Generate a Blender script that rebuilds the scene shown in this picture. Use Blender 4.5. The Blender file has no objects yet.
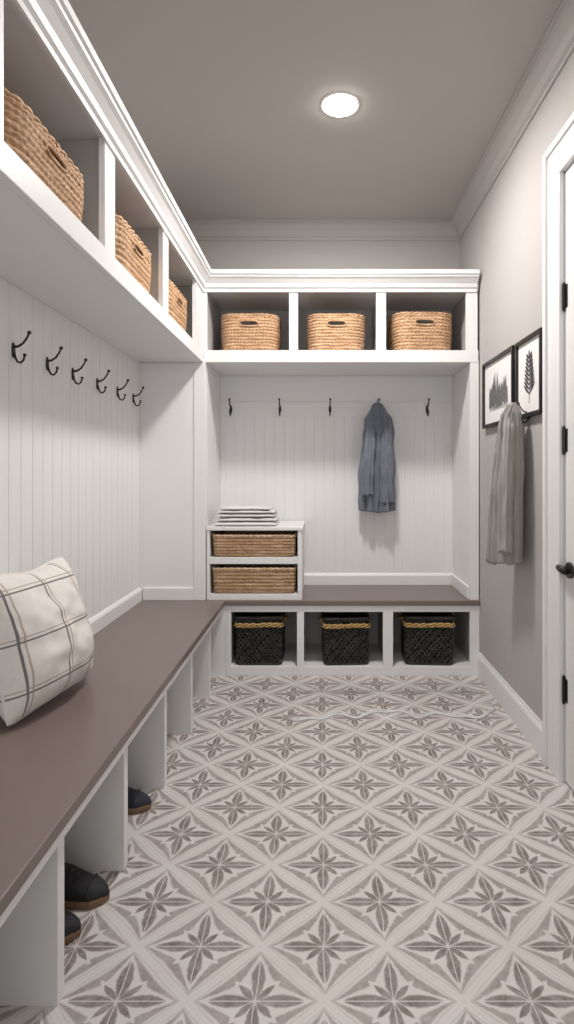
import bpy, math, random, bmesh
from mathutils import Vector, Matrix, noise
random.seed(4)
PI=math.pi
scene=bpy.context.scene
COL=scene.collection
# ------------------------------------------------------------ measures
U=1/167.3
VY=473.0
H=(676-VY)*U
F=560.0
D=F*U
XL=-182*U; XR=160*U
XB=-95*U      # bench front
XU=-117*U     # upper cabinet front
YB=1.145*D    # face of back wall
CEIL=2.915
ZB=0.453; ZBL=0.416
ZU0=1.875; ZU1=1.947; ZU2=2.305
def X(px): return (px-320)*U
def Z(py): return H-(py-VY)*U

# ------------------------------------------------------------ mesh helper
class MB:
    def __init__(s): s.v=[]; s.f=[]
    def box(s,x0,x1,y0,y1,z0,z1):
        if x0>x1:x0,x1=x1,x0
        if y0>y1:y0,y1=y1,y0
        if z0>z1:z0,z1=z1,z0
        n=len(s.v)
        s.v+=[(x0,y0,z0),(x1,y0,z0),(x1,y1,z0),(x0,y1,z0),(x0,y0,z1),(x1,y0,z1),(x1,y1,z1),(x0,y1,z1)]
        s.f+=[tuple(n+i for i in q) for q in ((0,3,2,1),(4,5,6,7),(0,1,5,4),(1,2,6,5),(2,3,7,6),(3,0,4,7))]
        return s
    def loft(s,rings,closed=True,cap0=True,cap1=True,skip=None):
        n=len(s.v); m=len(rings[0])
        for r in rings: s.v+=[tuple(p) for p in r]
        for i in range(len(rings)-1):
            for j in range(m if closed else m-1):
                if skip and skip(i,j): continue
                a=n+i*m+j; b=n+i*m+(j+1)%m
                s.f.append((a,b,b+m,a+m))
        if cap0: s.f.append(tuple(n+j for j in range(m))[::-1])
        if cap1: s.f.append(tuple(n+(len(rings)-1)*m+j for j in range(m)))
        return s
    def tube(s,pts,rad,seg=8,caps=True,loop=False):
        pts=[Vector(p) for p in pts]
        if not hasattr(rad,'__len__'): rad=[rad]*len(pts)
        rings=[]; up=None
        N=len(pts)
        for i,p in enumerate(pts):
            if loop: t=(pts[(i+1)%N]-pts[i-1])
            else: t=(pts[min(i+1,N-1)]-pts[max(i-1,0)])
            t.normalize()
            if up is None:
                up=Vector((0,0,1)) if abs(t.z)<.9 else Vector((1,0,0))
            a=t.cross(up); 
            if a.length<1e-5: a=t.cross(Vector((0,1,0)))
            a.normalize(); b=a.cross(t).normalized(); up=b
            rings.append([p+(a*math.cos(2*PI*k/seg)+b*math.sin(2*PI*k/seg))*rad[i] for k in range(seg)])
        if loop:
            rings.append(rings[0]); s.loft(rings,True,False,False)
        else: s.loft(rings,True,caps,caps)
        return s
    def sphere(s,c,r,seg=12,rg=8,sc=(1,1,1)):
        rings=[]
        for i in range(1,rg):
            a=PI*i/rg
            rings.append([(c[0]+sc[0]*r*math.sin(a)*math.cos(2*PI*k/seg),c[1]+sc[1]*r*math.sin(a)*math.sin(2*PI*k/seg),c[2]-sc[2]*r*math.cos(a)) for k in range(seg)])
        s.loft(rings,True,True,True); return s
    def prism(s,poly,z0,z1):
        s.loft([[(x,y,z0) for x,y in poly],[(x,y,z1) for x,y in poly]]); return s
OFF={}
def build(mb,name,mat,parent=None,loc=None,bevel=0,smooth=False,local=False,sub=0):
    me=bpy.data.meshes.new(name)
    if parent is not None: o0=Vector((0,0,0)) if local else OFF[parent.name]
    else: o0=Vector(loc) if loc is not None else Vector((0,0,0))
    if local and parent is None: sh=Vector((0,0,0))
    else: sh=o0
    me.from_pydata([tuple(Vector(v)-sh) for v in mb.v],[],mb.f)
    me.validate(); me.update()
    bm=bmesh.new(); bm.from_mesh(me); bmesh.ops.recalc_face_normals(bm,faces=bm.faces[:]); bm.to_mesh(me); bm.free()
    me.materials.append(mat)
    o=bpy.data.objects.new(name,me); COL.objects.link(o)
    if smooth:
        for p in me.polygons: p.use_smooth=True
    if parent is not None: o.parent=parent; OFF[o.name]=o0
    else: o.location=o0; OFF[o.name]=o0
    if sub:
        m=o.modifiers.new('s','SUBSURF'); m.levels=sub; m.render_levels=sub
    if bevel:
        m=o.modifiers.new('b','BEVEL'); m.width=bevel; m.segments=2; m.limit_method='ANGLE'; m.angle_limit=math.radians(40)
    return o
def thing(name,label,cat,loc=(0,0,0),rz=0,group=None):
    o=bpy.data.objects.new(name,None); COL.objects.link(o); o.location=loc; o.rotation_euler=(0,0,rz)
    o.empty_display_size=.05
    OFF[o.name]=Vector(loc); tag(o,label,cat,group); return o
def tag(o,label,cat,group=None):
    o['label']=label; o['category']=cat
    if group: o['group']=group
    return o
def struct(mb,name,mat,**k):
    o=build(mb,name,mat,**k); o['kind']='structure'; return o
def copy_tree(o,parent=None):
    c=o.copy(); COL.objects.link(c)
    if parent is not None: c.parent=parent
    for ch in list(o.children): copy_tree(ch,c)
    return c
def miter(path,prof):
    """path: list of (x,y); prof: list of (out,z); out on the right hand side of travel"""
    rings=[]
    n=len(path)
    nr=[]
    for i in range(n-1):
        dx=path[i+1][0]-path[i][0]; dy=path[i+1][1]-path[i][1]; l=math.hypot(dx,dy)
        nr.append((dy/l,-dx/l))
    for i in range(n):
        if i==0: m=nr[0]
        elif i==n-1: m=nr[-1]
        else:
            a,b=nr[i-1],nr[i]; k=1+a[0]*b[0]+a[1]*b[1]; m=((a[0]+b[0])/k,(a[1]+b[1])/k)
        rings.append([(path[i][0]+m[0]*o,path[i][1]+m[1]*o,z) for o,z in prof])
    return MB().loft(rings)

# ------------------------------------------------------------ materials
class NT:
    def __init__(s,name):
        s.m=bpy.data.materials.new(name); s.m.use_nodes=True; s.t=s.m.node_tree; s.b=s.t.nodes['Principled BSDF']
    def n(s,ty,**k):
        o=s.t.nodes.new(ty)
        for a,b in k.items(): setattr(o,a,b)
        return o
    def l(s,a,b): s.t.links.new(a,b)
    def m_(s,op,a,b=None,c=None):
        o=s.n('ShaderNodeMath',operation=op)
        for i,x in enumerate((a,b,c)):
            if x is None: continue
            if isinstance(x,(int,float)): o.inputs[i].default_value=x
            else: s.l(x,o.inputs[i])
        return o.outputs[0]
    def mix(s,f,a,b):
        o=s.n('ShaderNodeMix',data_type='RGBA')
        for i,x in ((0,f),(6,a),(7,b)):
            if isinstance(x,(int,float)): o.inputs[i].default_value=x
            elif isinstance(x,tuple): o.inputs[i].default_value=(*x,1)
            else: s.l(x,o.inputs[i])
        return o.outputs[2]
    def noise(s,scale,detail=3,vec=None,rough=.5):
        o=s.n('ShaderNodeTexNoise'); o.inputs['Scale'].default_value=scale; o.inputs['Detail'].default_value=detail; o.inputs['Roughness'].default_value=rough
        if vec is not None: s.l(vec,o.inputs['Vector'])
        return o.outputs['Fac']
    def obj(s,scale=(1,1,1)):
        tc=s.n('ShaderNodeTexCoord'); mp=s.n('ShaderNodeMapping'); mp.inputs['Scale'].default_value=scale
        s.l(tc.outputs['Object'],mp.inputs['Vector']); return mp.outputs[0]
    def bump(s,h,st=.3,dist=.01):
        b=s.n('ShaderNodeBump'); b.inputs['Strength'].default_value=st; b.inputs['Distance'].default_value=dist
        s.l(h,b.inputs['Height']); s.l(b.outputs[0],s.b.inputs['Normal'])
    def ramp(s,f,a,b):
        o=s.n('ShaderNodeMapRange'); o.inputs[1].default_value=a; o.inputs[2].default_value=b
        s.l(f,o.inputs[0]); return o.outputs[0]
def simple(name,c,rough=.5,var=.06,scale=6,bump=0,bscale=80,metal=0,spec=.5,sheen=0):
    t=NT(name); v=t.obj()
    nz=t.noise(scale,3,v)
    c2=tuple(x*(1-var) for x in c); c1=tuple(min(1,x*(1+var)) for x in c)
    t.l(t.mix(nz,c2,c1),t.b.inputs['Base Color'])
    t.b.inputs['Roughness'].default_value=rough; t.b.inputs['Metallic'].default_value=metal
    t.b.inputs['Specular IOR Level'].default_value=spec
    if sheen: t.b.inputs['Sheen Weight'].default_value=sheen
    if bump: t.bump(t.noise(bscale,2,v),bump,.004)
    return t.m
WHITE=simple('white_paint',(.82,.82,.823),.42,.012,3)
WALL=simple('taupe_wall',(.47,.447,.435),.8,.02,2,.08,250)
CEILM=simple('ceiling_paint',(.45,.42,.395),.85,.02,2,.08,250)
TOP=simple('bench_brown',(.190,.145,.134),.36,.05,5)
BLACK=simple('black_metal',(.012,.012,.013),.35,.1,20)
FRAMEM=simple('black_frame',(.012,.012,.012),.4,.1,20)
MAT=simple('mat_board',(.82,.81,.80),.9,.01)
INK=simple('grey_ink',(.05,.05,.055),.9,.5,40)
INKM=simple('mid_ink',(.14,.14,.14),.9,.6,50)
INKL=simple('light_ink',(.42,.42,.41),.9,.25,60)
DENIM=simple('slate_blue_cloth',(.165,.185,.225),.95,.22,30,.35,400,sheen=.2)
GREYC=simple('grey_cloth',(.33,.315,.295),.95,.10,25,.35,400,sheen=.2)
TOWEL=simple('white_towel',(.76,.74,.74),1,.06,30,.5,300)
TOWELG=simple('grey_towel',(.66,.645,.645),1,.10,30,.5,300)
SHOE=simple('black_suede',(.012,.012,.015),.7,.3,30,.3,200)
SHOEB=simple('navy_canvas',(.02,.022,.035),.8,.3,30,.3,200)
SOLE=simple('tan_rubber_sole',(.20,.115,.06),.6,.2,30)
LINING=simple('dark_lining',(.005,.005,.005),.9,.1)
DOORM=simple('door_white',(.79,.79,.795),.35,.012,3)
ROPE=simple('tan_rattan_band',(.52,.34,.12),.6,.6,70,.6,120)

def wicker_mat(name,c1,c2,c3):
    t=NT(name); v=t.obj((60,60,160)); v2=t.obj((14,14,70)); 
    n1=t.noise(1,4,v); n2=t.noise(1,2,v2)
    a=t.mix(t.ramp(n1,.35,.65),c1,c2); b=t.mix(t.ramp(n2,.4,.75),a,c3)
    t.l(b,t.b.inputs['Base Color']); t.b.inputs['Roughness'].default_value=.7
    t.bump(n1,.5,.004); return t.m
WICK=wicker_mat('seagrass',(.27,.145,.072),(.55,.325,.175),(.67,.44,.265))
WICKT=wicker_mat('seagrass_tray',(.25,.145,.075),(.50,.315,.175),(.60,.41,.25))
WICKR=wicker_mat('seagrass_rim',(.38,.25,.14),(.64,.45,.28),(.74,.55,.37))
BWICK=wicker_mat('black_wire_weave',(.008,.009,.008),(.022,.024,.021),(.06,.058,.048))
# pillow plaid
t=NT('plaid_cloth'); v=t.obj()
sp=t.n('ShaderNodeSeparateXYZ'); t.l(v,sp.inputs[0])
def lines(co,per,w,off):
    f=t.m_('FRACT',t.m_('ADD',t.m_('DIVIDE',co,per),off)); return t.m_('LESS_THAN',f,w)
l1=t.m_('MAXIMUM',lines(sp.outputs['X'],.150,.036,.25),lines(sp.outputs['Z'],.150,.036,.5))
l2=t.m_('MAXIMUM',lines(sp.outputs['X'],.150,.030,.16),lines(sp.outputs['Z'],.150,.024,.41))
base=t.mix(t.noise(60,3,v),(.72,.685,.645),(.80,.77,.735))
c=t.mix(t.m_('MULTIPLY',l1,.85),base,(.095,.08,.09)); c=t.mix(t.m_('MULTIPLY',l2,.7),c,(.36,.25,.18))
t.l(c,t.b.inputs['Base Color']); t.b.inputs['Roughness'].default_value=.95; t.bump(t.noise(350,2,v),.3,.003)
PLAID=t.m
# floor
t=NT('patterned_tile')
g=t.n('ShaderNodeNewGeometry'); sp=t.n('ShaderNodeSeparateXYZ'); t.l(g.outputs['Position'],sp.inputs[0])
SX=.318; SY=.298
wob=t.noise(11,2,g.outputs['Position'])
wo=t.m_('MULTIPLY',t.m_('SUBTRACT',wob,.5),.05)
xx=t.m_('ADD',t.m_('DIVIDE',t.m_('SUBTRACT',sp.outputs[0],.01),SX),wo); yy=t.m_('DIVIDE',t.m_('SUBTRACT',sp.outputs[1],F*H/(865-VY)),SY)
def cell(a): return t.m_('SUBTRACT',t.m_('FRACT',t.m_('ADD',a,.5)),.5)
fu=cell(t.m_('ADD',xx,yy)); fv=cell(t.m_('SUBTRACT',xx,yy))
au=t.m_('MULTIPLY',t.m_('ABSOLUTE',fu),2); av=t.m_('MULTIPLY',t.m_('ABSOLUTE',fv),2)
mm=t.m_('MAXIMUM',au,av); tt=t.m_('MINIMUM',au,av)
nz=t.noise(60,5,g.outputs['Position'],.75)
nzc=t.m_('SUBTRACT',nz,.5)
p=t.m_('MULTIPLY',t.m_('ADD',au,av),.5); q=t.m_('MULTIPLY',t.m_('ABSOLUTE',t.m_('SUBTRACT',au,av)),.5)
qn=t.m_('ADD',q,t.m_('MULTIPLY',nzc,.09))
def soft(e,w=.025):
    r_=t.n('ShaderNodeMapRange'); r_.inputs[1].default_value=-w; r_.inputs[2].default_value=w; t.l(e,r_.inputs[0]); return r_.outputs[0]
def petal(p,q,L,k,s=0.0):
    ps_=t.m_('SUBTRACT',p,s)
    return soft(t.m_('SUBTRACT',t.m_('MULTIPLY',t.m_('MULTIPLY',ps_,k),t.m_('SUBTRACT',1,t.m_('DIVIDE',ps_,L-s))),q),.016)
tn=t.m_('ADD',tt,t.m_('MULTIPLY',nzc,.09))
d1=petal(p,qn,.72,.60,.02)
d1=t.m_('MULTIPLY',d1,soft(t.m_('SUBTRACT',q,.008),.004))
d2=petal(mm,tn,.54,.58,.03)
dk=t.m_('MAXIMUM',d1,d2)
mn=t.m_('ADD',mm,t.m_('MULTIPLY',nzc,.08))
lo=t.m_('ADD',.575,t.m_('MULTIPLY',t.m_('POWER',tt,1.2),.33))
hi=t.m_('ADD',.815,t.m_('MULTIPLY',t.m_('POWER',tt,2.2),.08))
lt=t.m_('MULTIPLY',soft(t.m_('SUBTRACT',hi,mn)),soft(t.m_('SUBTRACT',mn,lo)))
hole=petal(mm,tn,.70,.66,.0)
lt=t.m_('MULTIPLY',lt,t.m_('SUBTRACT',1,hole))
# fine frame line just outside the leaf edging
frame=t.m_('MULTIPLY',soft(t.m_('SUBTRACT',.018,t.m_('ABSOLUTE',t.m_('SUBTRACT',mn,.895))),.012),.38)
ring=t.m_('GREATER_THAN',mm,.985)
basec=t.mix(t.noise(8,3,g.outputs['Position']),(.625,.59,.572),(.735,.702,.685))
wear=t.ramp(nz,.30,.62)
worn=t.m_('ADD',.66,t.m_('MULTIPLY',t.ramp(t.noise(22,4,g.outputs['Position'],.7),.30,.60),.34))
ltc=t.mix(wear,(.41,.368,.35),(.30,.26,.245)); dkc=t.mix(wear,(.28,.232,.215),(.155,.12,.108))
c=t.mix(frame,basec,(.42,.38,.365))
c=t.mix(t.m_('MULTIPLY',lt,worn),c,ltc); c=t.mix(t.m_('MULTIPLY',dk,worn),c,dkc); c=t.mix(t.m_('MULTIPLY',ring,.10),c,(.35,.32,.31))
blot=t.ramp(t.noise(5,4,g.outputs['Position'],.6),.35,.75)
c=t.mix(t.m_('MULTIPLY',blot,.12),c,(.42,.38,.355))
t.l(c,t.b.inputs['Base Color']); t.b.inputs['Roughness'].default_value=.42
t.bump(t.m_('ADD',t.m_('MULTIPLY',ring,-1),t.m_('MULTIPLY',nz,.15)),.15,.002)
TILE=t.m
def emis(name,c,s):
    t=NT(name); t.b.inputs['Emission Color'].default_value=(*c,1); t.b.inputs['Emission Strength'].default_value=s
    v=t.obj(); t.l(t.mix(t.noise(5,1,v),c,c),t.b.inputs['Base Color']); return t.m
LAMP=emis('lamp_diffuser',(1,.96,.91),62)

# ------------------------------------------------------------ room shell
Y0=-1.3
struct(MB().box(XL-.1,XR+.3,Y0,YB+.1,-.05,0),'floor',TILE)
struct(MB().box(XL-.1,XR+.3,Y0,YB+.1,CEIL,CEIL+.05),'ceiling',CEILM)
struct(MB().box(XL-.1,XL,Y0,YB+.1,0,CEIL),'wall_left',WALL)
struct(MB().box(XL,XR,YB,YB+.1,0,CEIL),'wall_back',WALL)
DY1=.655*D; DY0=DY1-.86; DZ=2.39
w=MB(); w.box(XR,XR+.12,DY1+.016,YB,0,CEIL).box(XR,XR+.12,DY0-.016,DY1+.016,DZ+.016,CEIL).box(XR,XR+.12,Y0,DY0-.016,0,CEIL)
struct(w,'wall_right',WALL)
# ceiling crown
prof=[(0,CEIL-.110),(.010,CEIL-.110),(.012,CEIL-.096),(.026,CEIL-.088),(.038,CEIL-.062),(.062,CEIL-.032),(.076,CEIL-.024),(.078,CEIL-.010),(.086,CEIL-.008),(.086,CEIL),(0,CEIL)]
CROWN=simple('crown_paint',(.46,.44,.428),.5,.015,3)
struct(miter([(XL,Y0),(XL,YB),(XR,YB),(XR,Y0)],prof),'trim_1',CROWN,bevel=0)
# cabinet crown
zc=ZU2
prof=[(0,zc-.012),(.008,zc-.012),(.008,zc+.006),(.018,zc+.014),(.022,zc+.034),(.040,zc+.056),(.052,zc+.066),(.054,zc+.076),(.062,zc+.080),(.062,zc+.104),(0,zc+.104)]
struct(miter([(XU,Y0),(XU,D),(XR-.02,D)],prof),'trim_2',WHITE)
# casing
cw=.044*D
cas=MB()
cas.box(XR-.018,XR,DY1+.004,DY1+cw-.028,0,DZ+.004)            # far leg face
cas.box(XR-.028,XR,DY1+cw-.028,DY1+cw,0,DZ+cw)                # far leg outer bead
cas.box(XR-.018,XR,DY0-cw,DY1+cw-.028,DZ+.004,DZ+cw-.028)     # head face
cas.box(XR-.028,XR,DY0-cw,DY1+cw-.028,DZ+cw-.028,DZ+cw)       # head outer bead
cas.box(XR-.018,XR,DY0-cw,DY0-.004,0,DZ+.004)
cas.box(XR+.001,XR+.12,DY1+.001,DY1+.015,0,DZ)
cas.box(XR+.001,XR+.12,DY0-.015,DY0-.001,0,DZ)
cas.box(XR+.001,XR+.12,DY0-.001,DY1+.001,DZ+.001,DZ+.015)
cas.box(XR+.05,XR+.08,DY0-.001,DY1+.0009,0,DZ)
struct(cas,'trim_3',WHITE,bevel=.002)
# baseboards
bprof=[(0,0),(.016,0),(.016,.112),(.012,.125),(.007,.132),(.007,.142),(0,.142)]
struct(miter([(XR,D),(XR,DY1+cw)],bprof),'baseboard_right',WHITE)
bpr=[(0,ZB),(.026,ZB),(.026,ZB+.062),(.02,ZB+.072),(.014,ZB+.078),(0,ZB+.078)]
struct(miter([(XL+.0,Y0),(XL+.0,D)],bpr),'baseboard_left',WHITE)
NX0=-114*U; NX1=151*U
struct(miter([(NX0+.0,YB),(NX1,YB)],bpr),'baseboard_back',WHITE)
# beadboard panelling + hook rail
def beadprofile(L,pitch,dep):
    pts=[(0,.010)]
    x=pitch*.5
    while x<L-.02:
        pts+=[(x-.0035,.010),(x-.002,dep),(x,dep),(x+.0015,.010)]
        x+=pitch
    pts.append((L,.010)); return pts
RZ0=1.60; RZ1=1.70
def bead(L,tf,z0,z1,dep,pitch):
    p=beadprofile(L,pitch,dep)
    m=MB(); ring=[p_ for p_ in p]+[(L,0),(0,0)]
    m.loft([[tf(a,o,z0) for a,o in ring],[tf(a,o,z1) for a,o in ring]]); return m
m=bead(D-Y0,lambda a,o,z:(XL+o,Y0+a,z),ZB+.06,ZU0,.0055,.080)
struct(m,'trim_4',WHITE)
m=bead(NX1-NX0,lambda a,o,z:(NX0+a,YB-o,z),ZB+.06,RZ0+.02,.0072,.068)
m.box(NX0,NX1,YB-.010,YB,RZ0+.02,ZU0)
struct(m,'trim_5',WHITE)
RT=.016
rail=[(0,RZ0),(RT,RZ0),(RT,RZ1-.004),(RT-.003,RZ1),(0,RZ1)]
struct(miter([(NX0,YB),(NX1,YB)],rail),'trim_6',WHITE)

# ------------------------------------------------------------ tall panels
r=thing('corner_panel','tall flat white end panel in the corner beyond the row of hooks','cabinet panel',(XL,D,ZB))
build(MB().box(XL+.001,XU-.055,D+.004,D+.022,ZB,ZU0),'panel',WHITE,r)
build(MB().box(XU-.055,X(205.5),D-.002,D+.029,ZB,ZU0),'stile',WHITE,r,bevel=.002)
build(MB().box(XU-.02,NX0,D+.03,YB-.012,ZB,ZU0),'side_panel',WHITE,r)
build(MB().box(XL+.03,XU-.056,D-.010,D+.004,ZB,ZB+.075),'baseboard',WHITE,r,bevel=.003)
r=thing('end_panel','narrow white side panel of the hook nook, beside the grey right wall','cabinet panel',(XR,D,ZB))
build(MB().box(NX1,XR-.001,D+.021,YB-.0,ZB,ZU0),'side_panel',WHITE,r)
build(MB().box(NX1-.004,XR-.006,D,D+.02,ZB,ZU0),'stile',WHITE,r,bevel=.002)
build(MB().box(NX1-.014,NX1,D+.03,YB-.03,ZB,ZB+.075),'baseboard',WHITE,r,bevel=.003)

# ------------------------------------------------------------ upper cabinets
r=thing('wall_cabinet','long white open-cubby wall cabinet running along the left wall above the six hooks','cabinet',(XL,D*.6,ZU0))
YN=.06*D
CUB=simple('cubby_interior_shade',(.51,.50,.495),.5,.015,3)  # insides of the white cubbies, their shadow put into a greyer colour
build(MB().box(XL,XU-.021,YN,D,ZU0+.001,ZU0+.02),'bottom_board',WHITE,r)
build(MB().box(XL+.01,XU-.021,YN,D,ZU1-.02,ZU1-.001),'shelf',WHITE,r)
build(MB().box(XL,XU-.021,YN,D,ZU2+.015,ZU2+.04),'top_board',WHITE,r)
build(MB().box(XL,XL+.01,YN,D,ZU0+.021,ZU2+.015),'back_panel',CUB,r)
stl=[(.160,.190),(.338,.370),(.544,.571),(.745,.772),(.942,1.0)]
for a,b in stl:
    c_=(a+b)/2*D
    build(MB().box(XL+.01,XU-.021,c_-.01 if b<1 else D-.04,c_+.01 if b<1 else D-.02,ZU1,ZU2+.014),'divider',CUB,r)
    build(MB().box(XU-.02,XU,a*D,b*D-.0005,ZU1+.0005,ZU2-.0005),'stile',WHITE,r)
build(MB().box(XU-.02,XU+.002,YN,D-.0005,ZU0,ZU1),'bottom_rail',WHITE,r,bevel=.002)
build(MB().box(XU-.02,XU-.0005,YN,D-.0005,ZU2,ZU2+.03),'top_rail',WHITE,r)
r=thing('wall_cabinet','white three-cubby wall cabinet across the back wall above the nook','cabinet',(0,YB,ZU0))
build(MB().box(XU+.003,XR-.001,D+.021,YB,ZU0+.001,ZU0+.02),'bottom_board',WHITE,r)
build(MB().box(XU,XR-.001,D+.021,YB,ZU1-.02,ZU1-.001),'shelf',WHITE,r)
build(MB().box(XU,XR-.001,D+.021,YB,ZU2+.015,ZU2+.04),'top_board',WHITE,r)
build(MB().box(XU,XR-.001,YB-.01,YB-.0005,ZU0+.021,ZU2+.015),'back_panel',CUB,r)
for a,b in ((203,207),(289,298),(376,386),(466,477.5)):
    xa,xb=X(a)+.0005,min(X(b),XR-.001); c_=(xa+xb)/2
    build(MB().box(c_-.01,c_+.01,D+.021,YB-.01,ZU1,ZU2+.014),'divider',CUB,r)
    build(MB().box(xa,xb,D,D+.02,ZU1+.0005,ZU2-.0005),'stile',WHITE,r)
build(MB().box(XU+.0025,XR-.010,D-.002,D+.02,ZU0,ZU1),'bottom_rail',WHITE,r,bevel=.002)
build(MB().box(XU,XR-.010,D+.0005,D+.02,ZU2,ZU2+.03),'top_rail',WHITE,r)

# ------------------------------------------------------------ bench
poly=[(XL,Y0),(XB,Y0),(XB,D-.012),(XR-.001,D-.012),(XR-.001,YB),(NX0-.02,YB),(NX0-.02,D),(XL,D)]
o=build(MB().prism(poly,ZBL+.006,ZB),'bench_top',TOP,loc=(XL,D,ZBL),bevel=.004)
tag(o,'L-shaped brown wooden bench top running along the left wall and across the back','bench top')
r=thing('shoe_bench','white open shoe cubby base under the brown bench along the left wall','shoe bench',(XL,D*.5,0))
XD=-100*U
for q_ in (.105,.245,.381,.510,.643,.775,.905):
    build(MB().box(XL+.015,XD,q_*D,q_*D+.034,0,ZBL-.0225),'divider',WHITE,r)
build(MB().box(XL+.015,XB-.008,Y0,D-.001,ZBL-.022,ZBL+.0055),'top_rail',WHITE,r)
build(MB().box(XL+.001,XL+.014,Y0,D,0,ZBL),'back_panel',WHITE,r)
build(MB().box(XL+.015,X(226)-.001,D,D+.018,0,ZBL+.0055),'end_panel',WHITE,r)
r=thing('cubby_cabinet','low white three-cubby base unit under the back bench holding black baskets','cabinet',(0,D,0))
build(MB().box(X(226),XR-.001,D+.021,YB,.03,.054),'bottom_board',WHITE,r)
build(MB().box(X(226),XR-.001,D,D+.02,0,.055),'bottom_rail',WHITE,r,bevel=.002)
build(MB().box(X(226),XR-.001,D,D+.02,Z(612),ZBL+.0055),'top_rail',WHITE,r,bevel=.002)
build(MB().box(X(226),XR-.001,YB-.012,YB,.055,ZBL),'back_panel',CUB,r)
for a,b in ((226,231),(297,304),(383,393),(470,479.5)):
    xa,xb=X(a),min(X(b),XR-.001); c_=(xa+xb)/2
    build(MB().box(xa,xb,D,D+.02,.0555,Z(612)-.0005),'stile',WHITE,r)
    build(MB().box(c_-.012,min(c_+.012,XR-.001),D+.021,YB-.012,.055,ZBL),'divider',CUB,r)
# ------------------------------------------------------------ small shelf unit
sx0=NX0+.003; sx1=X(302)
sz1=ZB+73*U
r=thing('shelf_unit','small white two-tier shelf unit standing on the back bench at left of nook','shelf unit',((sx0+sx1)/2,D,ZB))
ys0=D+.006; ys1=YB-.03
zs=ZB+36*U
build(MB().box(sx0,sx0+.018,ys0,ys1,ZB,sz1-.02),'side_panel',WHITE,r,bevel=.0015)
build(MB().box(sx1-.026,sx1,ys0,ys1,ZB,sz1-.02),'side_panel',WHITE,r,bevel=.0015)
build(MB().box(sx0,sx1+.006,ys0-.006,ys1,sz1-.02,sz1),'top_board',WHITE,r,bevel=.002)
build(MB().box(sx0+.018,sx1-.026,ys0,ys1-.011,zs,zs+.04),'shelf',WHITE,r,bevel=.0015)
build(MB().box(sx0+.018,sx1-.026,ys0,ys1-.011,ZB,ZB+.035),'bottom_board',WHITE,r,bevel=.0015)
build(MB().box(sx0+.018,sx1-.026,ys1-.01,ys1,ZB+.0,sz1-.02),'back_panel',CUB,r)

# ------------------------------------------------------------ baskets
def rrect(w,d,rad,n):
    a=w/2-rad; b=d/2-rad; q=PI*rad/2
    segs=[('l',a,(0,-d/2),(1,0)),('a',q,(a,-b),-PI/2),('l',2*b,(w/2,-b),(0,1)),('a',q,(a,b),0),('l',2*a,(a,d/2),(-1,0)),('a',q,(-a,b),PI/2),('l',2*b,(-w/2,b),(0,-1)),('a',q,(-a,-b),PI),('l',a,(-a,-d/2),(1,0))]
    P=sum(s[1] for s in segs); out=[]
    for i in range(n):
        s=P*i/n; t=s
        for k,L,c,e in segs:
            if t<=L+1e-9: break
            t-=L
        if k=='l': out.append((c[0]+e[0]*t,c[1]+e[1]*t,e[1],-e[0],s))
        else:
            an=e+t/rad; out.append((c[0]+rad*math.cos(an),c[1]+rad*math.sin(an),math.cos(an),math.sin(an),s))
    return out,P
def prof_scale(z,h,taper,bulge): 
    f=max(0,min(1,z/h)); return 1-taper*(1-f)+bulge*math.sin(PI*f)-.05*max(0,1-f*7)**2
def basket_shell(w,d,h,rad=.05,taper=.08,rows=14,n=200,amp=.006,twist=46,slot=None,bulge=.0):
    pts,P=rrect(w,d,rad,n); K=rows*5
    def ring(z,off,disp):
        sc=prof_scale(z,h,taper,bulge)
        return [(x*sc+nx*(off+(disp(s,z))),y*sc+ny*(off+disp(s,z)),z) for x,y,nx,ny,s in pts]
    kk=round(P*twist)
    def braid(s,z):
        q=z/h*rows; fr=q-math.floor(q+1e-6); row=int(math.floor(q+1e-6))
        ph=(s/P)*kk*PI+ (fr*2.2 if row%2 else -fr*2.2)+row*1.3
        return amp*(math.sin(PI*fr)**.6 if fr>1e-5 else 0)*(.35+.65*abs(math.sin(ph)))
    zero=lambda s,z:0
    m=MB()
    rings=[ring(h*k/K,0,braid) for k in range(K+1)]
    rings+= [ring(h+.004,.003,zero),ring(h+.007,-.002,zero),ring(h+.004,-.009,zero)]
    rings+= [ring(h*(1-k/8)+.0,-.010,zero) for k in range(0,8)]
    rings.append(ring(.008,-.012,zero))
    def skip(i,j):
        if not slot: return False
        s=(pts[j][4]+P/2)%P-P/2
        if abs(s+P/n/2)>slot[0]/2: return False
        if i<K: z=h*(i+.5)/K
        elif i<K+4: return False
        else: z=h*(1-(i-K-4+.5)/8)
        return slot[1]<z<slot[2]
    m.loft(rings,True,True,True,skip); return m
def wicker_basket(name,label,group,w,d,h,rad,rows=10,twist=34,amp=.0095):
    mat=WICK
    r=thing(name,label,'basket',(0,0,0),0,group)
    build(basket_shell(w,d,h,rad=rad,taper=.06,rows=rows,slot=(.11,h*.70,h*.84),twist=twist,n=340,bulge=.03,amp=amp),'woven_body',mat,r,local=True,smooth=True)
    pts=[];z0=h*.70;z1=h*.845;zc_=(z0+z1)/2
    for k in range(28):
        a=2*PI*k/28; cx=math.cos(a); zz=zc_+(z1-z0)/2*math.sin(a)
        sc=prof_scale(zz,h,.06,.03)
        pts.append((.058*(abs(cx)**.5)*(1 if cx>0 else -1),-d/2*sc-.005,zz))
    build(MB().tube(pts,.0055,6,loop=True),'handle',mat,r,local=True,smooth=True)
    pp,_=rrect(w,d,rad,140)
    m=MB()
    for f in (0,PI):
        m.tube([(x+nx*.004*math.cos(k*.8+f),y+ny*.004*math.cos(k*.8+f),h+.002+.004*math.sin(k*.8+f)) for k,(x,y,nx,ny,_c) in enumerate(pp)],.0062,6,loop=True)
    build(m,'rim',mat,r,local=True,smooth=True)
    return r
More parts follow.
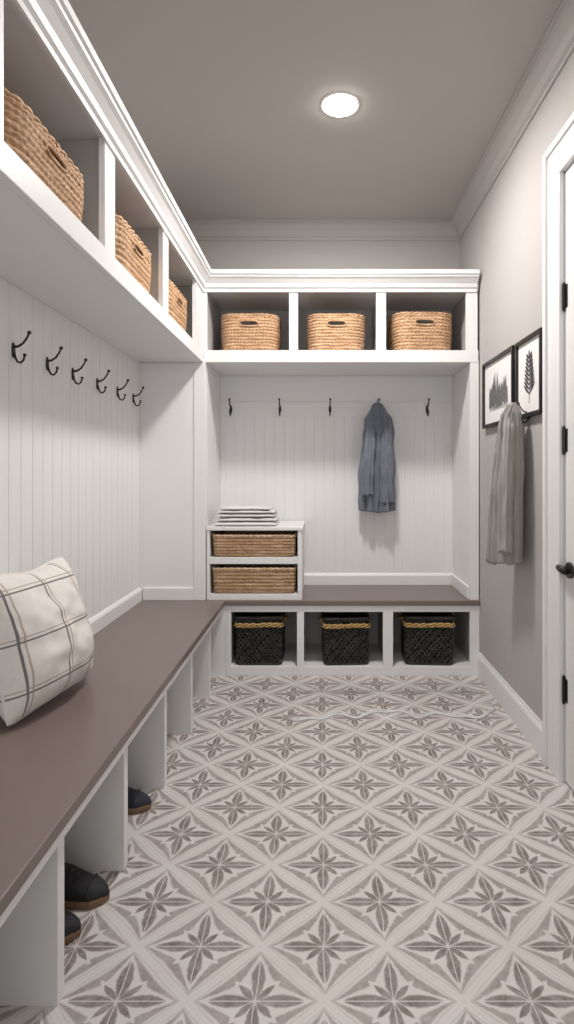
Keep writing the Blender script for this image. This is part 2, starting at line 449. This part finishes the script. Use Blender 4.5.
g='seagrass storage baskets in the upper cubbies'
b0=wicker_basket('storage_basket','x',g,.345,.30,.225,.08,rows=12,twist=46,amp=.0075)
bp_=[(249,D+.205,0,'seagrass basket with slot handle in the left cubby of the back cabinet'),(336.5,D+.205,0,'seagrass basket with slot handle in the middle cubby of the back cabinet'),(423.5,D+.195,.05,'seagrass basket in the right cubby of the back cabinet, nearest the grey wall')]
for i,(px,y,rz,lb) in enumerate(bp_):
    o=b0 if i==0 else copy_tree(b0)
    o.location=(X(px)*(y-.15)/D,y,ZU1); o.rotation_euler=(0,0,rz); o['label']=lb; o.scale=((1.0,1,1),(1.0,1,1.0),(1.03,1,1.03))[i]
bl=wicker_basket('storage_basket','x',g,.50,.30,.175,.11,rows=9,twist=44,amp=.0080)
for i,(q_,lb,sc) in enumerate(((.460,'large seagrass basket in the nearest cubby of the left cabinet',(1.04,1,.97)),(.668,'seagrass basket in the middle cubby in view on the left cabinet',(1.02,1,1.14)),(.864,'seagrass basket in the last left-wall cubby, at the corner',(.97,1,1.12)))):
    o=bl if i==0 else copy_tree(bl)
    o.location=(XU-.181,q_*D,ZU1); o.rotation_euler=(0,0,PI/2); o['label']=lb; o.scale=sc
# trays
def tray(label,w,d,h,loc):
    r=thing('wicker_tray',label,'tray',loc,0,'wicker trays in the small shelf unit')
    build(basket_shell(w,d,h,rad=.025,taper=.03,rows=7,n=300,twist=50,amp=.0065),'woven_body',WICKT,r,local=True,smooth=True)
    pp,_=rrect(w,d,.025,150); m=MB()
    for f in (0,PI):
        m.tube([(x+nx*.004*math.cos(k*.9+f),y+ny*.004*math.cos(k*.9+f),h+.004*math.sin(k*.9+f)) for k,(x,y,nx,ny,_c) in enumerate(pp)],.0065,6,loop=True)
    build(m,'rim',WICKR,r,local=True,smooth=True)
    return r
tw=sx1-.026-sx0-.018-.032; tx=(sx0+.018+sx1-.026)/2
tray('shallow seagrass tray on the upper shelf of the small unit',tw,.36,.126,(tx,D+.193,zs+.0405))
tray('deeper seagrass tray on the lower level of the small unit',tw,.36,.148,(tx,D+.193,ZB+.0355))
# black baskets
def black_basket(label,loc):
    w,d,h=.272,.27,.285; TP=.025
    r=thing('wire_basket',label,'basket',loc,0,'black woven baskets under the back bench')
    sc_=lambda z:1-TP*(1-z/h)
    n=38; sp_=10; pts,P=rrect(w,d,.02,n*sp_); N=len(pts); rn=random.Random(5)
    m=MB()
    for k in range(n):
        for sg in (1,-1):
            l=[]; jt=rn.randint(-2,2); rr_=.0056+.0018*rn.random()
            for q in range(25):
                z=h*.985*q/24; j=int(round(k*sp_+jt+sg*q*3.7+1.2*math.sin(q*.8+k)))%N
                x,y,nx,ny,_s=pts[j]; o_=.0035*math.sin(q*PI/2+ (0 if sg>0 else PI))
                l.append((x*sc_(z)+nx*o_,y*sc_(z)+ny*o_,z+.006))
            m.tube(l,rr_,5)
    build(m,'wire_weave',BWICK,r,local=True,smooth=True)
    def ringt(z,rad,mat,nm,off=.002,tw=False):
        pp,_=rrect(w*sc_(z)+off*2,d*sc_(z)+off*2,.022,120); mm_=MB()
        if tw:
            for f in (0,2*PI/3,4*PI/3):
                mm_.tube([(x+nx*.005*math.cos(q*.5+f),y+ny*.005*math.cos(q*.5+f),z+.010*math.sin(q*.5+f)+.002*math.sin(q*.21)) for q,(x,y,nx,ny,_b) in enumerate(pp)],rad,6,loop=True)
        else: mm_.tube([(x,y,z) for x,y,_a,_b,_c in pp],rad,8,loop=True)
        build(mm_,nm,mat,r,local=True,smooth=True)
    ringt(h,.011,BWICK,'rim',.004); ringt(.007,.006,BWICK,'base_ring'); ringt(h-.042,.0052,ROPE,'band',.009,True)
    for s in (-1,1):
        build(MB().tube([(s*(w/2+.004),-.05,h-.02),(s*(w/2+.022),-.045,h-.03),(s*(w/2+.026),0,h-.035),(s*(w/2+.022),.045,h-.03),(s*(w/2+.004),.05,h-.02)],.007,8),'handle',ROPE,r,local=True,smooth=True)
    lr=[]
    for z,s_ in ((.004,.93),(h-.012,.955),(h-.012,.90),(h-.05,.88)):
        pp,_=rrect(w*sc_(min(z,h-.012))*s_,d*sc_(min(z,h-.012))*s_,.018,60); lr.append([(x,y,z) for x,y,_a,_b,_c in pp])
    build(MB().loft(lr),'liner',LINING,r,local=True)
    return r
bb=black_basket('x',(0,0,0))
for i,(px,lb) in enumerate(((260,'black woven basket with tan band in the left cubby under back bench'),(345,'black woven basket with tan band in the middle cubby under back bench'),(428,'black woven basket with tan band in the right cubby under back bench'))):
    o=bb if i==0 else copy_tree(bb)
    o.location=(X(px)*1.03,D+.165,.0545); o['label']=lb; o.rotation_euler=(0,0,(0,.04,-.05)[i]); o.scale=((1,1,1),(.97,1,.98),(1.03,1,1.0))[i]

# ------------------------------------------------------------ towels
zt=sz1
cxT=X(248)*1.05
for i,(w_,d_,t_,ox,mt) in enumerate(((.375,.27,.028,0,TOWEL),(.360,.26,.025,.005,TOWEL),(.362,.26,.023,-.004,TOWELG),(.340,.25,.022,.004,TOWEL),(.310,.24,.019,-.006,TOWEL))):
    m=MB(); n=40
    rings=[]
    for k in range(n+1):
        x=-w_/2+w_*k/n; e=min(1,(min(k,n-k)/3)**.5*.6+.45); dz=-abs(.0015*math.sin(k*.45+i*2)+.0015*math.sin(k*.17+i*3))
        rg=[]
        for q in range(24):
            a=2*PI*q/24; ca,sa=math.cos(a),math.sin(a)
            yw=.002*math.sin(k*.5+i)+.002*math.sin(k*.23+i*2)
            rg.append((x,(abs(ca)**.45)*(1 if ca>0 else -1)*d_/2*(.96+.04*e)+yw*(1 if ca<0 else 0),t_/2+(abs(sa)**.7)*(1 if sa>0 else -1)*t_/2*e*.98+(dz if sa>0.1 else 0)-(t_/2*(1-e)*.6 )))
        rings.append(rg)
    m.loft(rings)
    loc=(cxT+ox,D+.18,zt+.0005)
    m.v=[(v[0]+loc[0],v[1]+loc[1],v[2]+loc[2]) for v in m.v]
    o=build(m,'folded_towel',mt,loc=loc,smooth=True)
    nm=['bottom','second from bottom','middle','second from top','top'][i]
    tag(o,'white folded towel, '+nm+' of the stack on the shelf unit','towel','folded towels on the small shelf unit')
    zt+=t_*.99
# ------------------------------------------------------------ hooks
def make_hook(label,group):
    r=thing('coat_hook',label,'hook',(0,0,0),0,group)
    rings=[]
    for k,(yy_,s) in enumerate(((0,1),(-.004,1),(-.006,.8))):
        rings.append([(.010*s*math.cos(2*PI*j/20),yy_,.030*s*math.sin(2*PI*j/20)) for j in range(20)])
    build(MB().loft(rings),'backplate',BLACK,r,local=True,smooth=False)
    up=MB().tube([(0,-.004,.012),(0,-.022,.014),(0,-.042,.026),(0,-.056,.045),(0,-.064,.062)],[.006,.005,.0045,.0042,.004],8); up.sphere((0,-.066,.067),.008)
    build(up,'upper_prong',BLACK,r,local=True,smooth=True)
    lo_=MB().tube([(0,-.004,-.010),(0,-.010,-.030),(0,-.019,-.046),(0,-.032,-.050),(0,-.043,-.040),(0,-.047,-.026)],[.006,.005,.0045,.0042,.0042,.004],8); lo_.sphere((0,-.048,-.020),.0068)
    build(lo_,'lower_prong',BLACK,r,local=True,smooth=True)
    return r
HK=make_hook('','x')
words=['nearest to the camera','second from the camera','third from the camera','fourth from the camera','second from the corner','closest to the corner']
for i,q_ in enumerate((.587,.660,.728,.808,.889,.964)):
    o=HK if i==0 else copy_tree(HK)
    o.location=(XL+.010,q_*D,1.645); o.rotation_euler=(0,0,PI/2+random.uniform(-.1,.1)); o.scale=(.90,.90,.90)
    o['label']='black double coat hook on the left panelled wall, '+words[i]; o['group']='coat hooks on the left wall'
rb=(YB-RT)/D
wb=['leftmost on the back rail','second from left on the back rail','in the middle of the back rail','behind the hanging blue jacket','rightmost on the back rail']
for i,px in enumerate((231,280,330,378,427)):
    o=copy_tree(HK); o.location=((px-320)*U*rb,YB-RT,1.648); o.rotation_euler=(0,0,.02*(i-2)); o.scale=(.9,.9,.9)
    o['label']='black double coat hook '+wb[i]; o['group']='coat hooks on the back rail'
GY=.764*D
o=copy_tree(HK); o.location=(XR,GY,1.480); o.rotation_euler=(0,0,-PI/2); o.scale=(.75,.75,.75); o['label']='black coat hook on the grey right wall holding the grey jacket'
del o['group']

# ------------------------------------------------------------ garments
def interp(tab,z):
    for i in range(len(tab)-1):
        a,b=tab[i],tab[i+1]
        if a[0]>=z>=b[0]:
            t_=(a[0]-z)/(a[0]-b[0]); t_=t_*t_*(3-2*t_)*.5+t_*.5
            return [a[k]+(b[k]-a[k])*t_ for k in range(1,len(a))]
    return list(tab[-1][1:])
def cloth_loft(tab,nz_,na,folds,amp,seed,hem=0,fade=.25,wr=1.6,drift=1.0,sharp=.8):
    """tab rows: z, cx, cy, halfwidth, halfdepth"""
    z1=tab[0][0]; z0=tab[-1][0]; rings=[]
    rnd=random.Random(seed); ph=rnd.random()*6
    fl=[(folds*f_,rnd.random()*6,a_,rnd.uniform(-1.0,1.0)*drift) for f_,a_ in ((1,1),(1.6,.6),(.55,.7))]
    fl=[(max(1,round(a_)),b_,c_,d_) for a_,b_,c_,d_ in fl]
    for i in range(nz_+1):
        z=z1+(z0-z1)*i/nz_; cx,cy,hw,hd=interp(tab,z); f=i/nz_
        rg=[]
        for j in range(na):
            a=2*PI*j/na
            fo=0
            for k_,p_,am,dr in fl:
                s_=math.sin(k_*a+p_+f*dr); fo+=am*(1-2*abs(s_)**sharp if k_>2 else s_)
            fo*=amp*(fade+(1-fade)*f)*.6*min(1,hw/.05)
            nn=noise.noise(Vector((math.cos(a)*1.6+seed,math.sin(a)*1.6,z*9)))*amp*wr
            rw=1+ (fo+nn)/max(hw,.02)*.6
            x=cx+hw*math.cos(a)*rw; y=cy+(hd*math.sin(a))+ (fo+nn)*math.sin(a)
            zz=z+hem*f*f*math.sin(a*2+ph)+ hem*.6*f*f*math.sin(a*5)
            rg.append((x,y,zz))
        rings.append(rg)
    last=rings[-1]; c=Vector((sum(p[0] for p in last)/na,sum(p[1] for p in last)/na,last[0][2]))
    rings.append([(c.x+(p[0]-c.x)*.9,c.y+(p[1]-c.y)*.8,p[2]+.004) for p in last])
    rings.append([(c.x+(p[0]-c.x)*.85,c.y+(p[1]-c.y)*.7,p[2]+.06) for p in last])
    return MB().loft(rings)
jy=YB-.095
r=thing('jacket','slate blue jacket hanging limp from the fourth hook in the back nook','jacket',((377-320)*U*jy/D,jy,1.665))
body=[(.0,.0,-.012,.018,.018),(-.03,.003,-.01,.046,.038),(-.09,.006,-.012,.076,.054),(-.20,.006,-.015,.092,.060),(-.36,.004,-.015,.102,.062),(-.50,.0,-.015,.108,.062),(-.60,.0,-.015,.112,.062),(-.705,-.002,-.015,.112,.058)]
build(cloth_loft(body,80,150,6,.024,3,.006,wr=1.0,fade=.7,drift=.4,sharp=1.1),'body',DENIM,r,local=True,smooth=True)
for s,sx_,ex,ez in ((-1,-.052,-.070,-.60),(1,.054,.066,-.65)):
    sl=[(-.03,sx_*.4,-.036,.020,.020),(-.10,sx_,-.052,.034,.032),(-.3,(sx_*.6+ex*.4),-.062,.038,.034),(-.45,ex*.93,-.066,.038,.034),(ez,ex,-.062,.038,.030)]
    build(cloth_loft(sl,50,70,4,.013,11+s,.004,fade=.7,wr=1.2,drift=.5,sharp=1.2),'sleeve',DENIM,r,local=True,smooth=True)
hd=[(.014,0,-.016,.018,.018),(.0,0,-.022,.036,.032),(-.04,.002,-.040,.052,.040),(-.09,.004,-.058,.052,.036),(-.15,.006,-.064,.038,.026),(-.22,.004,-.052,.010,.01)]
build(cloth_loft(hd,30,70,5,.012,21,.004,fade=.8,wr=1.4,sharp=1.2),'collar',DENIM,r,local=True,smooth=True)
build(MB().tube([(-.006,-.02,.0),(-.006,-.026,.026),(0,-.028,.034),(.006,-.026,.026),(.006,-.02,.0)],.0025,6),'hanging_loop',DENIM,r,local=True,smooth=True)
# grey jacket
r=thing('jacket','warm grey jacket hanging in long folds on the right wall below the framed prints','jacket',(XR-.070,GY,1.522),-PI/2)
body=[(.0,.0,-.0,.016,.016),(-.035,-.006,-.0,.036,.032),(-.10,-.018,-.002,.058,.044),(-.20,-.034,-.004,.078,.050),(-.36,-.052,-.006,.094,.052),(-.52,-.066,-.006,.108,.054),(-.64,-.076,-.006,.116,.054),(-.725,-.082,-.006,.120,.054)]
build(cloth_loft(body,80,150,5,.015,8,.006,fade=.6,wr=.7,drift=.3,sharp=1.4),'body',GREYC,r,local=True,smooth=True)
sl=[(-.04,-.014,-.022,.018,.020),(-.11,-.046,-.032,.030,.026),(-.3,-.092,-.040,.038,.030),(-.5,-.128,-.044,.042,.030),(-.745,-.164,-.044,.044,.032)]
build(cloth_loft(sl,50,70,3,.009,31,.003,fade=.7,wr=1.0,drift=.4,sharp=1.3),'sleeve',GREYC,r,local=True,smooth=True)
sl=[(-.04,.006,-.022,.018,.020),(-.11,.020,-.030,.028,.024),(-.3,.022,-.038,.034,.028),(-.5,.018,-.042,.036,.028),(-.67,.014,-.042,.038,.030)]
build(cloth_loft(sl,50,70,3,.009,35,.003,fade=.7,wr=1.0,drift=.4,sharp=1.3),'sleeve',GREYC,r,local=True,smooth=True)
hd=[(.012,0,-.005,.012,.012),(.0,0,-.014,.022,.020),(-.05,-.008,-.032,.034,.024),(-.10,-.016,-.040,.036,.022),(-.15,-.022,-.040,.026,.016),(-.20,-.026,-.032,.008,.008)]
build(cloth_loft(hd,30,70,4,.008,27,.004,fade=.8,wr=1.0,sharp=1.3),'collar',GREYC,r,local=True,smooth=True)

# ------------------------------------------------------------ pillow
r=thing('throw_pillow','white plaid throw pillow leaning on the wall at left of the bench','pillow',(0,0,0))
S=.455; n=44; m=MB()
def pil(side):
    rings=[]
    for i in range(n+1):
        rg=[]
        for j in range(n+1):
            u=-1+2*i/n; v_=-1+2*j/n
            th_=(max(0,1-abs(u)**2.4)*max(0,1-abs(v_)**2.4))**.55
            k_=.09 if v_>0 else .03
            pin=1-.09*(1-v_*v_)*abs(u)**3; pin2=1-k_*(1-u*u)*abs(v_)**3
            cr=1-.04*(abs(u)*abs(v_))**8
            x=u*S/2*pin*cr; z=v_*S/2*pin2*cr
            sag=.010*math.exp(-((u-.1)**2/.12))*max(0,v_-.1)
            wr=noise.noise(Vector((u*2,v_*2,side)))*.016*th_+noise.noise(Vector((u*5,v_*5,side+3)))*.010*th_
            bel=1+.14*(-v_)
            rg.append((x,side*(.122*th_*bel+wr),z+S/2-sag))
        rings.append(rg)
    return rings
m.loft(pil(-1),False,False,False); m.loft(pil(1),False,False,False)
a=build(m,'cushion',PLAID,r,local=True,smooth=True)
rg=pil(-1); edge=[rg[0][j] for j in range(n)]+[rg[i][n] for i in range(n)]+[rg[n][n-j] for j in range(n)]+[rg[n-i][0] for i in range(n)]
build(MB().tube([(p[0],0,p[2]) for p in edge],.004,6,loop=True),'piping',TOWEL,a,local=True,smooth=True)
r.rotation_euler=(math.radians(-14),math.radians(0),PI/2-.14)
r.location=(-148*U,.556*D,ZB+.012)

# ------------------------------------------------------------ frames
def pframe(label,y0,y1,z0,z1,art):
    r=thing('picture_frame',label,'framed print',(XR,(y0+y1)/2,z0))
    b=.017; x0=XR-.024; x1=XR-.001
    f=MB().box(x0,x1,y0,y1,z0,z0+b).box(x0,x1,y0,y1,z1-b,z1).box(x0,x1,y0,y0+b,z0+b,z1-b).box(x0,x1,y1-b,y1,z0+b,z1-b)
    build(f,'frame',FRAMEM,r)
    mt=build(MB().box(XR-.012,XR-.006,y0+b,y1-b,z0+b,z1-b),'mat',MAT,r)
    art(r,mt,(y0+y1)/2,(z0+z1)/2)
    return r
def P3(y,z,x=.0135): return (XR-x,y,z)
def art_fern(r,mt,cy,cz):
    m=MB()
    def leaf(y,z,ang,L,wd,xo):
        n0=len(m.v); pts=[]
        for k in range(9):
            t_=k/8; w_=wd*math.sin(PI*t_)**.7
            pts.append((t_*L,w_))
        outl=pts+[(a_,-b_) for a_,b_ in pts[-2:0:-1]]
        m.v+=[P3(y+a_*math.cos(ang)-b_*math.sin(ang),z+a_*math.sin(ang)+b_*math.cos(ang),xo) for a_,b_ in outl]
        m.f.append(tuple(range(n0,n0+len(outl))))
    for k in range(9):
        z=cz-.080+k*.020; L=.086*(1-.06*k)
        leaf(cy,z,math.radians(36),L,.0076,.0130+.00005*k); leaf(cy,z,math.radians(144),L,.0076,.0130+.00005*k)
    leaf(cy,cz+.088,PI/2,.034,.007,.0136)
    m.box(XR-.0135,XR-.0125,cy-.0018,cy+.0018,cz-.120,cz+.095)
    build(m,'leaf_drawing',INK,mt)
def art_land(r,mt,cy,cz):
    rn_=random.Random(7); m=MB()
    m2=MB().box(XR-.0124,XR-.0122,cy-.15,cy+.15,cz-.10,cz+.0); build(m2,'print_ground',INKL,mt)
    for k in range(76):
        y=cy-.145+.29*k/75; env=.55+.45*math.sin(k*.15+1); hh=.05+.13*env*rn_.random(); b_=cz-.090+rn_.random()*.07; w_=.004+.009*rn_.random()
        n0=len(m.v); xx_=.0126+.00003*k
        m.v+=[P3(y-w_,b_,xx_),P3(y+w_,b_,xx_),P3(y+w_*.7,b_+hh*.5,xx_),P3(y,b_+hh,xx_),P3(y-w_*.7,b_+hh*.5,xx_)]; m.f.append(tuple(range(n0,n0+5)))
    build(m,'tree_drawing',INKM,mt)
pframe('black framed landscape print, the wider frame closer to the white cabinets',.812*D,.962*D,1.468,1.834,art_land)
pframe('black framed fern leaf print, the frame closer to the door',.708*D,.801*D,1.468,1.830,art_fern)

# ------------------------------------------------------------ shoes
def make_shoe(label,group,mat,mirror=1):
    r=thing('shoe',label,'shoe',(0,0,0),0,group)
    def foot(t_):
        w_=.5*(.068+.036*math.sin(PI*min(1,max(0,(t_-.15)/.95)))**1.0)
        e=min(1,t_/.10)**.5*min(1,(1-t_)/.16)**.5
        return w_*e, mirror*.012*math.sin(PI*t_)
    L=.285; ns=26
    out=[];inn=[]
    for i in range(ns+1):
        t_=i/ns; w_,o_=foot(t_); out.append(((t_-.5)*L,o_+w_+.003)); inn.append(((t_-.5)*L,o_-w_-.003))
    poly=out+inn[::-1]
    rings=[[(x*.97,y*.92,0) for x,y in poly],[(x,y,.005) for x,y in poly],[(x,y,.016) for x,y in poly],[(x*.985,y*.95,.022) for x,y in poly]]
    build(MB().loft(rings),'sole',SOLE,r,local=True,smooth=False)
    ht=[(0,.075),(.05,.098),(.15,.106),(.30,.104),(.42,.098),(.55,.080),(.7,.058),(.85,.048),(.95,.040),(1,.028)]
    def hgt(t_):
        for a_,b_ in zip(ht,ht[1:]):
            if a_[0]<=t_<=b_[0]: return a_[1]+(b_[1]-a_[1])*(t_-a_[0])/(b_[0]-a_[0])
    rings=[]
    na=18
    for i in range(ns+1):
        t_=i/ns; w_,o_=foot(t_); h_=hgt(t_); w_=max(w_,.003); rg=[]
        for k in range(na+1):
            a_=PI*k/na; c_,s_=math.cos(a_),math.sin(a_)
            pinch=1-.28*s_*(1 if t_<.5 else .3)
            rg.append(((t_-.5)*L,o_+w_*c_*pinch*(1),.018+(h_-.018)*s_**.75))
        rings.append(rg)
    def skip(i,k): 
        t_=(i+.5)/ns; return .06<t_<.36 and 6<=k<=11
    build(MB().loft(rings,False,False,False,skip),'upper',mat,r,local=True,smooth=True)
    cl=[]
    for k in range(24):
        a_=2*PI*k/24; cl.append((-.5*L+.21*L+.155*L*math.cos(a_),mirror*.006+.024*math.sin(a_),.103+.004*math.cos(a_*2)))
    build(MB().tube(cl,.006,8,loop=True),'collar',mat,r,local=True,smooth=True)
    build(MB().sphere((-.5*L+.21*L,mirror*.006,.07),.04,12,8,(1,.6,.5)),'lining',LINING,r,local=True,smooth=True)
    build(MB().box(-.5*L+.36*L,-.5*L+.40*L,-.02,.02,.1,.112),'tongue',mat,r,local=True,bevel=.002)
    m=MB()
    for k in range(4):
        t_=.42+.07*k; z=hgt(t_)+.003; x=(t_-.5)*L
        m.tube([(x,-.022,z-.014),(x+.003,-.010,z-.001),(x+.004,.004,z),(x,.024,z-.012)],.0028,6)
    build(m,'laces',mat,r,local=True,smooth=True)
    m=MB()
    tc=[]
    for k in range(13):
        a_=PI*k/12; t_=.78; w_,o_=foot(t_); h_=hgt(t_); tc.append(((t_-.5)*L+.006*math.sin(a_),o_+w_*math.cos(a_)*.93,.022+(h_-.02)*math.sin(a_)**.75))
    build(MB().tube(tc,.0025,6),'toe_seam',mat,r,local=True,smooth=True)
    return r
g='black shoes in the cubbies under the left bench'
s=make_shoe('black tan-soled shoe in the near bench cubby, the farther of its pair',g,SHOE,1)
s.location=(-99*U-.138,.477*D,0); s.rotation_euler=(0,0,-.04); s.scale=(.92,.92,.98)
s=make_shoe('black tan-soled shoe in the near bench cubby, the closer of its pair',g,SHOE,-1)
s.location=(-104*U-.138,.441*D,0); s.rotation_euler=(0,0,-.03); s.scale=(.92,.92,.98)
s=make_shoe('dark navy shoe alone in the next bench cubby beyond the pair',g,SHOEB,1)
s.location=(-101*U-.138,.605*D,0); s.rotation_euler=(0,0,.03); s.scale=(.92,.92,.98)

# ------------------------------------------------------------ rippled mat on the far floor
m=MB(); npx=60; front=[]
for k in range(npx+1):
    f=k/npx; px=290+205*f
    py=717+2.5*math.sin(f*9+.5)+2.0*math.sin(f*23)+1.5*math.sin(f*41+1)-3*f
    rr_=H/((py-VY)*U)
    front.append(((px-320)*U*rr_,rr_*D))
yb_=.93*D
rings=[]
for q in range(9):
    f=q/8; rg=[]
    for k,(x,y) in enumerate(front):
        rg.append((x+(.02*f),y+(yb_-y)*f,.004+.004*(1-f)*(1+math.sin(k*.55+f*3))*(1 if f<.7 else .3)))
    rings.append(rg)
under=[[(x,y+.002,.0006) for x,y,z in rings[0]],*rings,[(x,y,.0006) for x,y,z in rings[-1]]]
m.loft(under,False,False,False)
r=thing('floor_mat','thin tile-patterned mat with a rippled pale front edge on the far floor','mat',(.3,.9*D,0))
build(m,'mat_sheet',TILE,r,smooth=True)
hm=MB(); hr=[]
for k,(x,y,z) in enumerate(rings[0]):
    wd=.010+.012*(.5+.5*math.sin(k*.7+1)*math.sin(k*.23))
    hr.append([(x,y-wd*.6,.0012),(x,y-wd*.3,.005),(x,y+wd*.4,z+.003),(x,y+wd,z+.001),(x,y+wd*.4,.001)])
hm.loft(hr)
build(hm,'hem',TOWELG,r,smooth=True)

# ------------------------------------------------------------ door
DX=XR+.003
d=struct(MB().box(DX,DX+.040,DY0,DY1-.003,.008,DZ-.003),'door_1',DOORM,loc=(DX,DY1,0),bevel=.002)
pm=MB()
for z0,z1 in ((.2,.95),(1.1,2.25)):
    for a0,a1 in ((DY0+.12,DY0+.40),(DY0+.46,DY1-.12)):
        pm.box(DX-.006,DX,a0,a1,z0,z0+.02).box(DX-.006,DX,a0,a1,z1-.02,z1).box(DX-.006,DX,a0,a0+.02,z0+.02,z1-.02).box(DX-.006,DX,a1-.02,a1,z0+.02,z1-.02)
build(pm,'panel_moulding',DOORM,d,bevel=.002)
for py in (295,440,692):
    rr0=160/(567-320); z=H-(py-VY)*U*rr0
    m=MB().tube([(XR-.002,DY1-.001,z-.05),(XR-.002,DY1-.001,z+.05)],.007,10); m.box(DX-.002,DX,DY1-.024,DY1-.004,z-.045,z+.045)
    m.sphere((XR-.002,DY1-.001,z+.053),.005); m.sphere((XR-.002,DY1-.001,z-.053),.005)
    build(m,'hinge',BLACK,d,smooth=False)
rr0=160/(569-320); z=H-(570-VY)*U*rr0
yl=DY1-.050
m=MB().tube([(DX,yl,z),(DX-.009,yl,z)],.031,24); m.tube([(DX-.009,yl,z),(DX-.028,yl,z)],.014,12)
hd_=build(m,'handle_rose',BLACK,d)
build(MB().tube([(DX-.028,yl-.014,z),(DX-.028,yl+.015,z+.001),(DX-.026,yl+.035,z+.001),(DX-.023,yl+.055,z+.003)],[.015,.0145,.014,.012],12),'lever',BLACK,hd_,smooth=True)

# ------------------------------------------------------------ recessed lights
def can(label,x,y,E):
    r=thing('recessed_light',label,'ceiling light',(x,y,CEIL),0,None)
    ring=[]
    for ra,z in ((.076,CEIL-.001),(.078,CEIL-.0035),(.088,CEIL-.0035),(.091,CEIL-.0005)):
        ring.append([(x+ra*math.cos(2*PI*k/48),y+ra*math.sin(2*PI*k/48),z) for k in range(48)])
    build(MB().loft(ring,True,False,False),'trim_ring',WHITE,r,smooth=True)
    rg=[]
    for k in range(7):
        a=PI/2*k/6*.97; rg.append([(x+.077*math.cos(a)*math.cos(2*PI*j/48),y+.077*math.cos(a)*math.sin(2*PI*j/48),CEIL-.002-.018*math.sin(a)) for j in range(48)])
    build(MB().loft(rg),'lens',LAMP,r,smooth=True)
    L=bpy.data.lights.new('can_lamp','AREA'); L.shape='DISK'; L.size=.26; L.energy=E; L.color=(1,.96,.92)
    lo_=bpy.data.objects.new('lamp',L); COL.objects.link(lo_); lo_.location=(0,0,-.024); lo_.parent=r
    return r
yc=F*(CEIL-H)/(VY-105)
can('round recessed ceiling light glowing white in the middle of the ceiling',20*(CEIL-H)/(VY-105),yc,33)
def area(name,loc,rot,sx_,sy_,E,col):
    L=bpy.data.lights.new(name,'AREA'); L.shape='RECTANGLE'; L.size=sx_; L.size_y=sy_; L.energy=E; L.color=col
    o=bpy.data.objects.new(name,L); COL.objects.link(o); o.location=loc; o.rotation_euler=rot; return o
area('ceiling_fill',(.1,1.25,CEIL-.03),(0,0,0),1.0,.9,7,(1,.97,.94))  # added soft fill under the ceiling out of view, no fixture there
area('rear_fill',(-.05,-1.15,1.55),(math.radians(88),0,0),1.5,1.5,16,(1,.99,.98))  # added fill panel behind the camera, not an actual lamp
w=bpy.data.worlds.new('w'); scene.world=w; w.use_nodes=True
w.node_tree.nodes['Background'].inputs[0].default_value=(1,.99,.98,1); w.node_tree.nodes['Background'].inputs[1].default_value=.22

# ------------------------------------------------------------ camera
cam=bpy.data.cameras.new('camera'); co=bpy.data.objects.new('camera',cam); COL.objects.link(co)
co.location=(0,0,H); co.rotation_euler=(PI/2,0,0)
cam.sensor_fit='VERTICAL'; cam.sensor_height=36; cam.sensor_width=36*574/1024; cam.lens=F/1024*36
cam.shift_x=-33/1024; cam.shift_y=-(512-VY)/1024; cam.clip_start=.02
scene.camera=co
scene.view_settings.view_transform='Standard'
scene.view_settings.exposure=0
